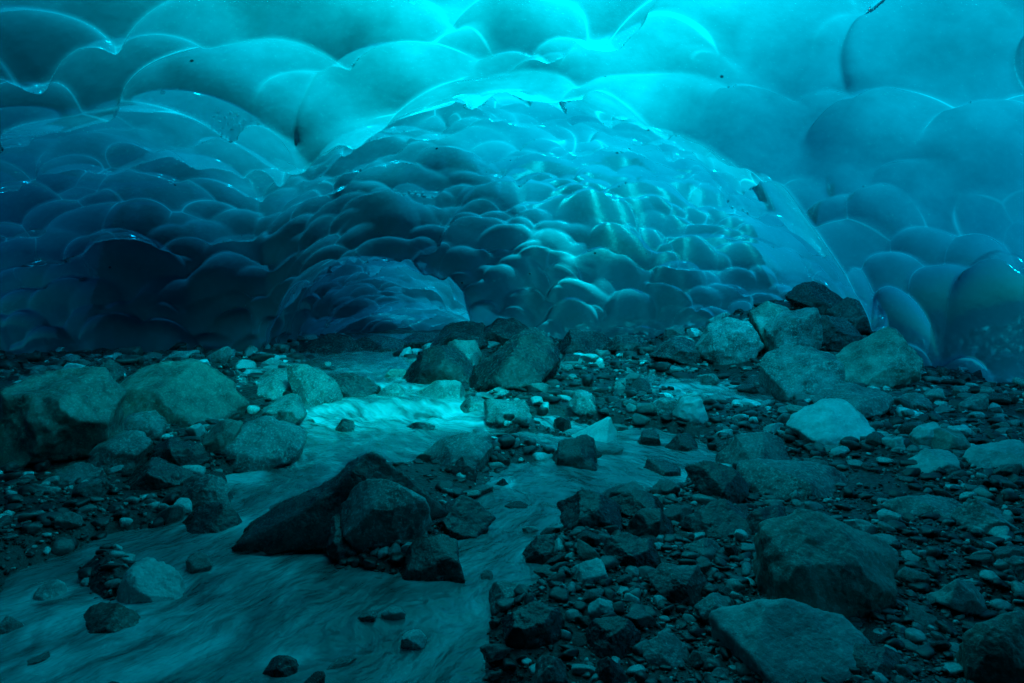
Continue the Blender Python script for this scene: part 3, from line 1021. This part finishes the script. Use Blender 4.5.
hero_xy = []
counter = 0
for hd in HEROES:
    poly = np.array(hd['poly'], float)
    counter += 1
    pr = random.Random(counter * 77)
    base = hd['base'] or poly[:, 1].max()
    cxp = (poly[:, 0].min() + poly[:, 0].max()) / 2
    x0, y0, z0 = floor_hit(cxp, min(base, 760))
    wpx = poly[:, 0].max() - poly[:, 0].min()
    hpx = poly[:, 1].max() - poly[:, 1].min()
    dep = hd['depth'] * wpx / F * y0
    dep = max(dep, 0.6 * hpx / F * y0)
    yc = y0 + dep * 0.42
    # the outline as half spaces at distance yc
    W = np.stack([(poly[:, 0] - CX) / F * yc, EYE + (HZ - poly[:, 1]) / F * yc], 1)
    cen = W.mean(0)
    zb = W[:, 1].min()
    gz = float(ground_z(np.array([cen[0]]), np.array([yc]), False)[0])
    L = W - cen
    planes = []
    ar = 0.5 * np.sum(L[:, 0] * np.roll(L[:, 1], -1) - np.roll(L[:, 0], -1) * L[:, 1])
    if ar < 0:
        L = L[::-1]
    for a, b in zip(L, np.roll(L, -1, 0)):
        e = b - a
        nx, nz = e[1], -e[0]
        ln = math.hypot(nx, nz)
        if ln < 1e-6:
            continue
        nx, nz = nx / ln, nz / ln
        d = nx * a[0] + nz * a[1]
        if nz < -0.55 and gz < zb + cen[1] * 0:
            pass
        if nz < -0.5:
            d += max(0.02, (cen[1] + d * nz) - gz + 0.05) if cen[1] + d * nz > gz else 0.02
        ty = pr.uniform(-0.30, 0.30)
        if nz > 0.4:
            ty = pr.uniform(-0.75, -0.15)          # tops tip a little towards the lens
        v = np.array([nx, ty, nz])
        s = np.linalg.norm(v)
        planes.append((v / s, max(d, 0.01) / s))
    hw = dep / 2
    for k in range(4):
        a = pr.uniform(-0.8, 0.8)
        planes.append((np.array([math.sin(a) * 0.6, -1, pr.uniform(-0.1, 0.7)]), hw * pr.uniform(0.85, 1.1)))
        planes.append((np.array([math.sin(a) * 0.6, 1, pr.uniform(-0.1, 0.7)]), hw * pr.uniform(0.85, 1.1)))
    planes = [(v / np.linalg.norm(v), d / np.linalg.norm(v)) for v, d in planes]
    big = wpx > 45
    p, f = convex_rock(planes, hd['sub'] if big else 4, counter, hd['rough'], pr.uniform(24, 60), hd['chips'])
    me = np_mesh(hd['name'], p, f)
    o = link(hd['name'], me, M[hd['tone']], (cen[0], yc, cen[1]))
    tag(o, hd['label'], 'boulder' if hd['name'] == 'boulder' else 'stone', 'boulders and stones on the cave floor')
    hero_xy.append((cen[0], yc, max(wpx / F * yc, dep) / 2, hd['label'], hd['tone']))
print('heroes', len(HEROES), time.time() - T0)
# foam collars round the stones that stand in the stream, and on the small drops
foam = np.zeros(len(WV))
for hx, hy, hr, _, _ in hero_xy:
    near = np.where((np.abs(WV[:, 0] - hx) < hr + 0.4) & (np.abs(WV[:, 1] - hy) < hr + 0.4))[0]
    dd = np.hypot(WV[near, 0] - hx, WV[near, 1] - hy) - hr * 0.85
    up = 0.6 + 0.4 * np.clip((WV[near, 1] - hy) / hr, -1, 1)
    foam[near] = np.maximum(foam[near], 0.75 * up * np.exp(-np.abs(dd) / 0.07))
foam = np.maximum(foam, 0.5 * np.exp(-((WV[:, 1] - 7.1) / 0.5) ** 2))
foam = np.maximum(foam, 0.5 * np.exp(-((WV[:, 1] - 8.4) / 0.2) ** 2))
foam = np.maximum(foam, 0.5 * sstep(0.25, 0.7, vnoise(WV * np.array([1.4, 0.8, 0]) + 4.0)))
fa = wm.attributes.new('foam', 'FLOAT', 'POINT')
fa.data.foreach_set('value', foam.astype(np.float32))

# ---- cobbles: fewer than two hundred more stones one can still tell apart
cob_meshes = {}
for tone in M:
    cob_meshes[tone] = []
    for k in range(5):
        pr = random.Random(k * 13 + len(tone))
        planes = []
        for j in range(13):
            v = np.array([pr.gauss(0, 1), pr.gauss(0, 1), pr.gauss(0, 1)])
            v /= np.linalg.norm(v)
            planes.append((v, pr.uniform(0.62, 1.0)))
        for ax in range(3):
            for s in (-1, 1):
                v = np.zeros(3); v[ax] = s
                planes.append((v, 1.0))
        p, f = convex_rock(planes, 4, 90 + k + 7 * len(tone), 0.05, pr.uniform(10, 26))
        me = np_mesh('cobble', p, f)
        me.materials.append(M[tone])
        cob_meshes[tone].append(me)

HX = np.array([(h[0], h[1], h[2]) for h in hero_xy])
placed = []
shape_word = {0: 'rounded', 1: 'flat', 2: 'angular', 3: 'oblong'}
tone_word = {'grey': 'grey', 'dark': 'black wet', 'pale': 'pale', 'green': 'greenish'}
used = set()


def density(px, py, d):
    """how stony the floor is there"""
    if d < -0.12:
        return 0.2
    if px < 130 and py > 470:
        return 0.35
    return 1.0


tries = 0
while len(placed) < 185 and tries < 30000:
    tries += 1
    py = 350 + 340 * (random.random() ** 1.25)
    px = random.uniform(-10, 1034)
    x, y = plane_xy(px, py)
    if y > 13 or (y > 8.2 and abs(x) > 6.2):
        continue
    d = float(chan_dist(np.array([x]), np.array([y]))[0])
    if random.random() > density(px, py, d):
        continue
    wpx = random.uniform(11, 26) * (1.0 if py < 480 else 1.25)
    R = wpx / F * y / 2
    if (np.hypot(HX[:, 0] - x, HX[:, 1] - y) < HX[:, 2] * 0.75 + R).any():
        continue
    if any(math.hypot(a - x, b - y) < 0.8 * (R + c) for a, b, c in placed):
        continue
    r = random.random()
    tone = 'grey' if r < 0.42 else 'dark' if r < 0.68 else 'pale' if r < 0.88 else 'green'
    sh = random.randrange(4)
    sc = {0: (1, 0.9, 0.8), 1: (1.15, 1, 0.42), 2: (1, 0.85, 0.7), 3: (1.35, 0.75, 0.62)}[sh]
    me = cob_meshes[tone][(sh + random.randrange(2)) % 5]
    o = bpy.data.objects.new('cobble', me)
    C.objects.link(o)
    gz = float(ground_z(np.array([x]), np.array([y]))[0])
    o.location = (x, y, max(gz, water_z(x, y) - 0.02) + R * sc[2] * 0.35)
    o.rotation_euler = (random.uniform(-0.3, 0.3), random.uniform(-0.3, 0.3), random.uniform(0, 6.28))
    o.scale = tuple(R * s * random.uniform(0.9, 1.1) for s in sc)
    # describe it by the landmark stone it lies next to
    dd = np.hypot(HX[:, 0] - x, HX[:, 1] - y) - HX[:, 2]
    for j in np.argsort(dd)[:12]:
        h = hero_xy[j]
        hp, cp = CX + h[0] / h[1] * F, px
        side = ('left of' if cp < hp - 12 else 'right of' if cp > hp + 12 else 'in front of' if y < h[1] else 'behind')
        short = ' '.join(h[3].split())
        for stop in (' in front of', ' below', ' at the', ' on the', ' in the', ' beside', ' behind', ' with ', ' beneath', ' rising', ' leaning', ' lying', ' between', ' of the', ' standing', ' alone', ' left of', ' right of', ' against', ' half', ' overlapping', ' cut off', ' under', ' near', ' among', ' above', ' touching', ' just', ' directly', ' overhanging', ' wedged', ' deep', ' highest', ' upstream', ' tilted', ' breaking'):
            if stop in short:
                short = short.split(stop)[0]
        lab = f'small {shape_word[sh]} {tone_word[tone]} cobble {side} the {short}'
        if lab not in used:
            break
    used.add(lab)
    tag(o, lab, 'cobble', 'cobbles strewn over the cave floor')
    placed.append((x, y, R))
print('cobbles', len(placed), time.time() - T0)

# ---- gravel: what nobody could count
def gravel(name, count, lo, hi, sub, seed, label):
    g = np.random.default_rng(seed)
    v0, f0 = ico(sub)
    # sample in the picture's ground footprint so the density stays even to the eye, then thin over water
    py = 328 + 417 * g.random(count * 3) ** 1.3
    px = g.uniform(-120, 1144, count * 3)
    y = EYE * F / (py - HZ + SLOPE * F)
    y = np.where(y > 10, (EYE - SLOPE * 10) * F / np.maximum(py - HZ, 20), y)
    x = (px - CX) / F * y
    d = chan_dist(x, y)
    clump = vnoise(np.stack([x * 1.3, y * 1.3, np.full_like(x, 9.0)], 1))
    keep = (d > -0.10) | (g.random(len(x)) < np.where(d > -0.3, 0.5, 0.15))
    keep &= (clump + g.uniform(-0.9, 0.9, len(x))) > -0.35
    keep &= y < 19
    x, y, d = x[keep][:count], y[keep][:count], d[keep][:count]
    n = len(x)
    R = (lo + (hi - lo) * g.random(n) ** 2.2) / F * np.maximum(y, 2.5) * 0.5
    z = ground_z(x, y) + R * 0.15
    variants = []
    for k in range(10):
        pr = random.Random(seed * 31 + k)
        planes = []
        for j in range(9):
            v = np.array([pr.gauss(0, 1), pr.gauss(0, 1), pr.gauss(0, 1)])
            v /= np.linalg.norm(v)
            planes.append((v, pr.uniform(0.55, 1.0)))
        for ax in range(3):
            for s in (-1, 1):
                v = np.zeros(3); v[ax] = s
                planes.append((v, 1.0))
        variants.append(convex_rock(planes, sub, seed + k, 0.05, 14)[0])
    variants = np.array(variants)
    vi = g.integers(0, 10, n)
    S = np.stack([g.uniform(0.8, 1.35, n), g.uniform(0.65, 1.05, n), g.uniform(0.35, 0.8, n)], 1) * R[:, None]
    a, b = g.uniform(0, 6.28, n), g.normal(0, 0.3, n)
    V = variants[vi] * S[:, None, :]
    ca, sa, cb, sb = np.cos(a), np.sin(a), np.cos(b), np.sin(b)
    X, Y, Z = V[..., 0], V[..., 1], V[..., 2]
    Y, Z = Y * cb[:, None] - Z * sb[:, None], Y * sb[:, None] + Z * cb[:, None]
    X, Y = X * ca[:, None] - Y * sa[:, None], X * sa[:, None] + Y * ca[:, None]
    V = np.stack([X + x[:, None], Y + y[:, None], Z + z[:, None]], 2).reshape(-1, 3)
    Fc = (f0[None] + (np.arange(n) * len(v0))[:, None, None]).reshape(-1, 3)
    me = np_mesh(name, V, Fc)
    o = link(name, me, GRAVEL)
    tag(o, label, 'gravel', kind='stuff')


GRAVEL = gravel_material('mixed_gravel')
gravel('gravel', 11000, 5, 20, 2, 21, 'loose wet gravel of fist-sized and smaller stones between the boulders')
gravel('pebbles', 32000, 2.5, 7, 1, 22, 'fine dark wet pebbles scattered over the cave floor')
print('gravel', time.time() - T0)

# ------------------------------------------------------------------ unseen blockers added to cut daylight through the ice
mx_, my_ = np.linspace(-16, 12, 90), np.linspace(-12, 24, 110)
X, Y = np.meshgrid(mx_, my_, indexing='ij')
edge = 0.5 * np.sin(1.7 * X) + 0.5 * np.sin(1.3 * Y + 1)
dep = 0.35 + 0.3 * fbm(np.stack([X.ravel(), Y.ravel(), 0 * X.ravel()], 1) * 0.8, 3).reshape(X.shape)
top = 9.4 + 0.1 * np.abs(dep)
cover = (Y < 0.3 + edge) | (X < -7.0 + edge)
I = np.arange(X.size).reshape(X.shape)
cell = cover[:-1, :-1] & cover[1:, :-1] & cover[1:, 1:] & cover[:-1, 1:]
Fq = np.stack([I[:-1, :-1][cell], I[1:, :-1][cell], I[1:, 1:][cell], I[:-1, 1:][cell]], 1)
mv = np.stack([X.ravel(), Y.ravel(), (top + dep).ravel()], 1)
mm = np_mesh('sun_blocker', mv, Fq)
sun_blocker = link('sun_blocker', mm, M['dark'])
sol = sun_blocker.modifiers.new('depth', 'SOLIDIFY')
sol.thickness = 0.5
tag(sun_blocker, 'dark unseen sheet added above the glacier to block daylight', 'sun_blocker', kind='structure')
# unseen slope added behind the camera against sun through the rear ice
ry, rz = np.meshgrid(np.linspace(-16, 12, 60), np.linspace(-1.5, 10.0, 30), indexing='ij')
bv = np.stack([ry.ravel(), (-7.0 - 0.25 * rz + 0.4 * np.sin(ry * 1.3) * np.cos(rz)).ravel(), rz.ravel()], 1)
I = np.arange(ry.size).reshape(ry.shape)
bm_ = np_mesh('rear_blocker', bv, np.stack([I[:-1, :-1].ravel(), I[1:, :-1].ravel(), I[1:, 1:].ravel(), I[:-1, 1:].ravel()], 1))
ms = link('rear_blocker', bm_, M['dark'])
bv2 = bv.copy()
bv2[:, 1] = 25.2 + 0.3 * bv2[:, 2] + 0.4 * np.sin(bv2[:, 0] * 1.3)  # a second unseen slope, added to darken the passage
hw = link('far_blocker', np_mesh('far_blocker', bv2, np.stack([I[:-1, :-1].ravel(), I[:-1, 1:].ravel(), I[1:, 1:].ravel(), I[1:, :-1].ravel()], 1)), M['dark'])
tag(hw, 'dark bedrock slope, unseen, added beyond the passage to shut out daylight', 'blocker', kind='structure')
tag(ms, 'dark unseen slope added behind the camera to block sunlight', 'sun_blocker', kind='structure')

# ------------------------------------------------------------------ daylight above the glacier
SUN_EL, SUN_AZ = 62.0, 145.0     # degrees; azimuth clockwise from +Y
w = bpy.data.worlds.new('World')
scene.world = w
w.use_nodes = True
wn, wl = w.node_tree.nodes, w.node_tree.links
wn.clear()
wo = wn.new('ShaderNodeOutputWorld')
bg = wn.new('ShaderNodeBackground')
sky = wn.new('ShaderNodeTexSky')
sky.sky_type = 'NISHITA'
sky.sun_disc = False
sky.sun_elevation = math.radians(SUN_EL)
sky.sun_rotation = math.radians(SUN_AZ)
bg.inputs['Strength'].default_value = 0.05
wl.new(sky.outputs[0], bg.inputs['Color'])
wl.new(bg.outputs[0], wo.inputs['Surface'])
sd = bpy.data.lights.new('sun', 'SUN')
sd.energy = 4.5
sd.angle = math.radians(0.5)
sd.color = (1.0, 0.98, 0.95)
so = bpy.data.objects.new('sun', sd)
C.objects.link(so)
el, az = math.radians(SUN_EL), math.radians(SUN_AZ)
dirv = Vector((math.sin(az) * math.cos(el), math.cos(az) * math.cos(el), math.sin(el)))
so.rotation_euler = dirv.to_track_quat('Z', 'Y').to_euler()
so.location = dirv * 40

# ------------------------------------------------------------------ camera and render settings
cd = bpy.data.cameras.new('camera')
cam = bpy.data.objects.new('camera', cd)
C.objects.link(cam)
cam.location = (0, 0, EYE)
cam.rotation_euler = (math.radians(90), 0, 0)
cd.sensor_width = 36
cd.lens = 36 * F / 1024
cd.shift_y = (HZ - 341.5) / 1024
cd.clip_start = 0.05
cd.clip_end = 2000
scene.camera = cam

vs = scene.view_settings
scene.display_settings.display_device = 'sRGB'
vs.view_transform = 'Standard'
vs.look = 'None'
vs.gamma = 1
vs.use_curve_mapping = False
vs.exposure = 2.1
cy = scene.cycles
cy.use_denoising = True
cy.max_bounces = 9
cy.diffuse_bounces = 5
cy.glossy_bounces = 4
cy.transmission_bounces = 8
cy.transparent_max_bounces = 8
cy.caustics_reflective = False
cy.caustics_refractive = True
cy.blur_glossy = 1.0
cy.sample_clamp_indirect = 6.0
print('script done', time.time() - T0)
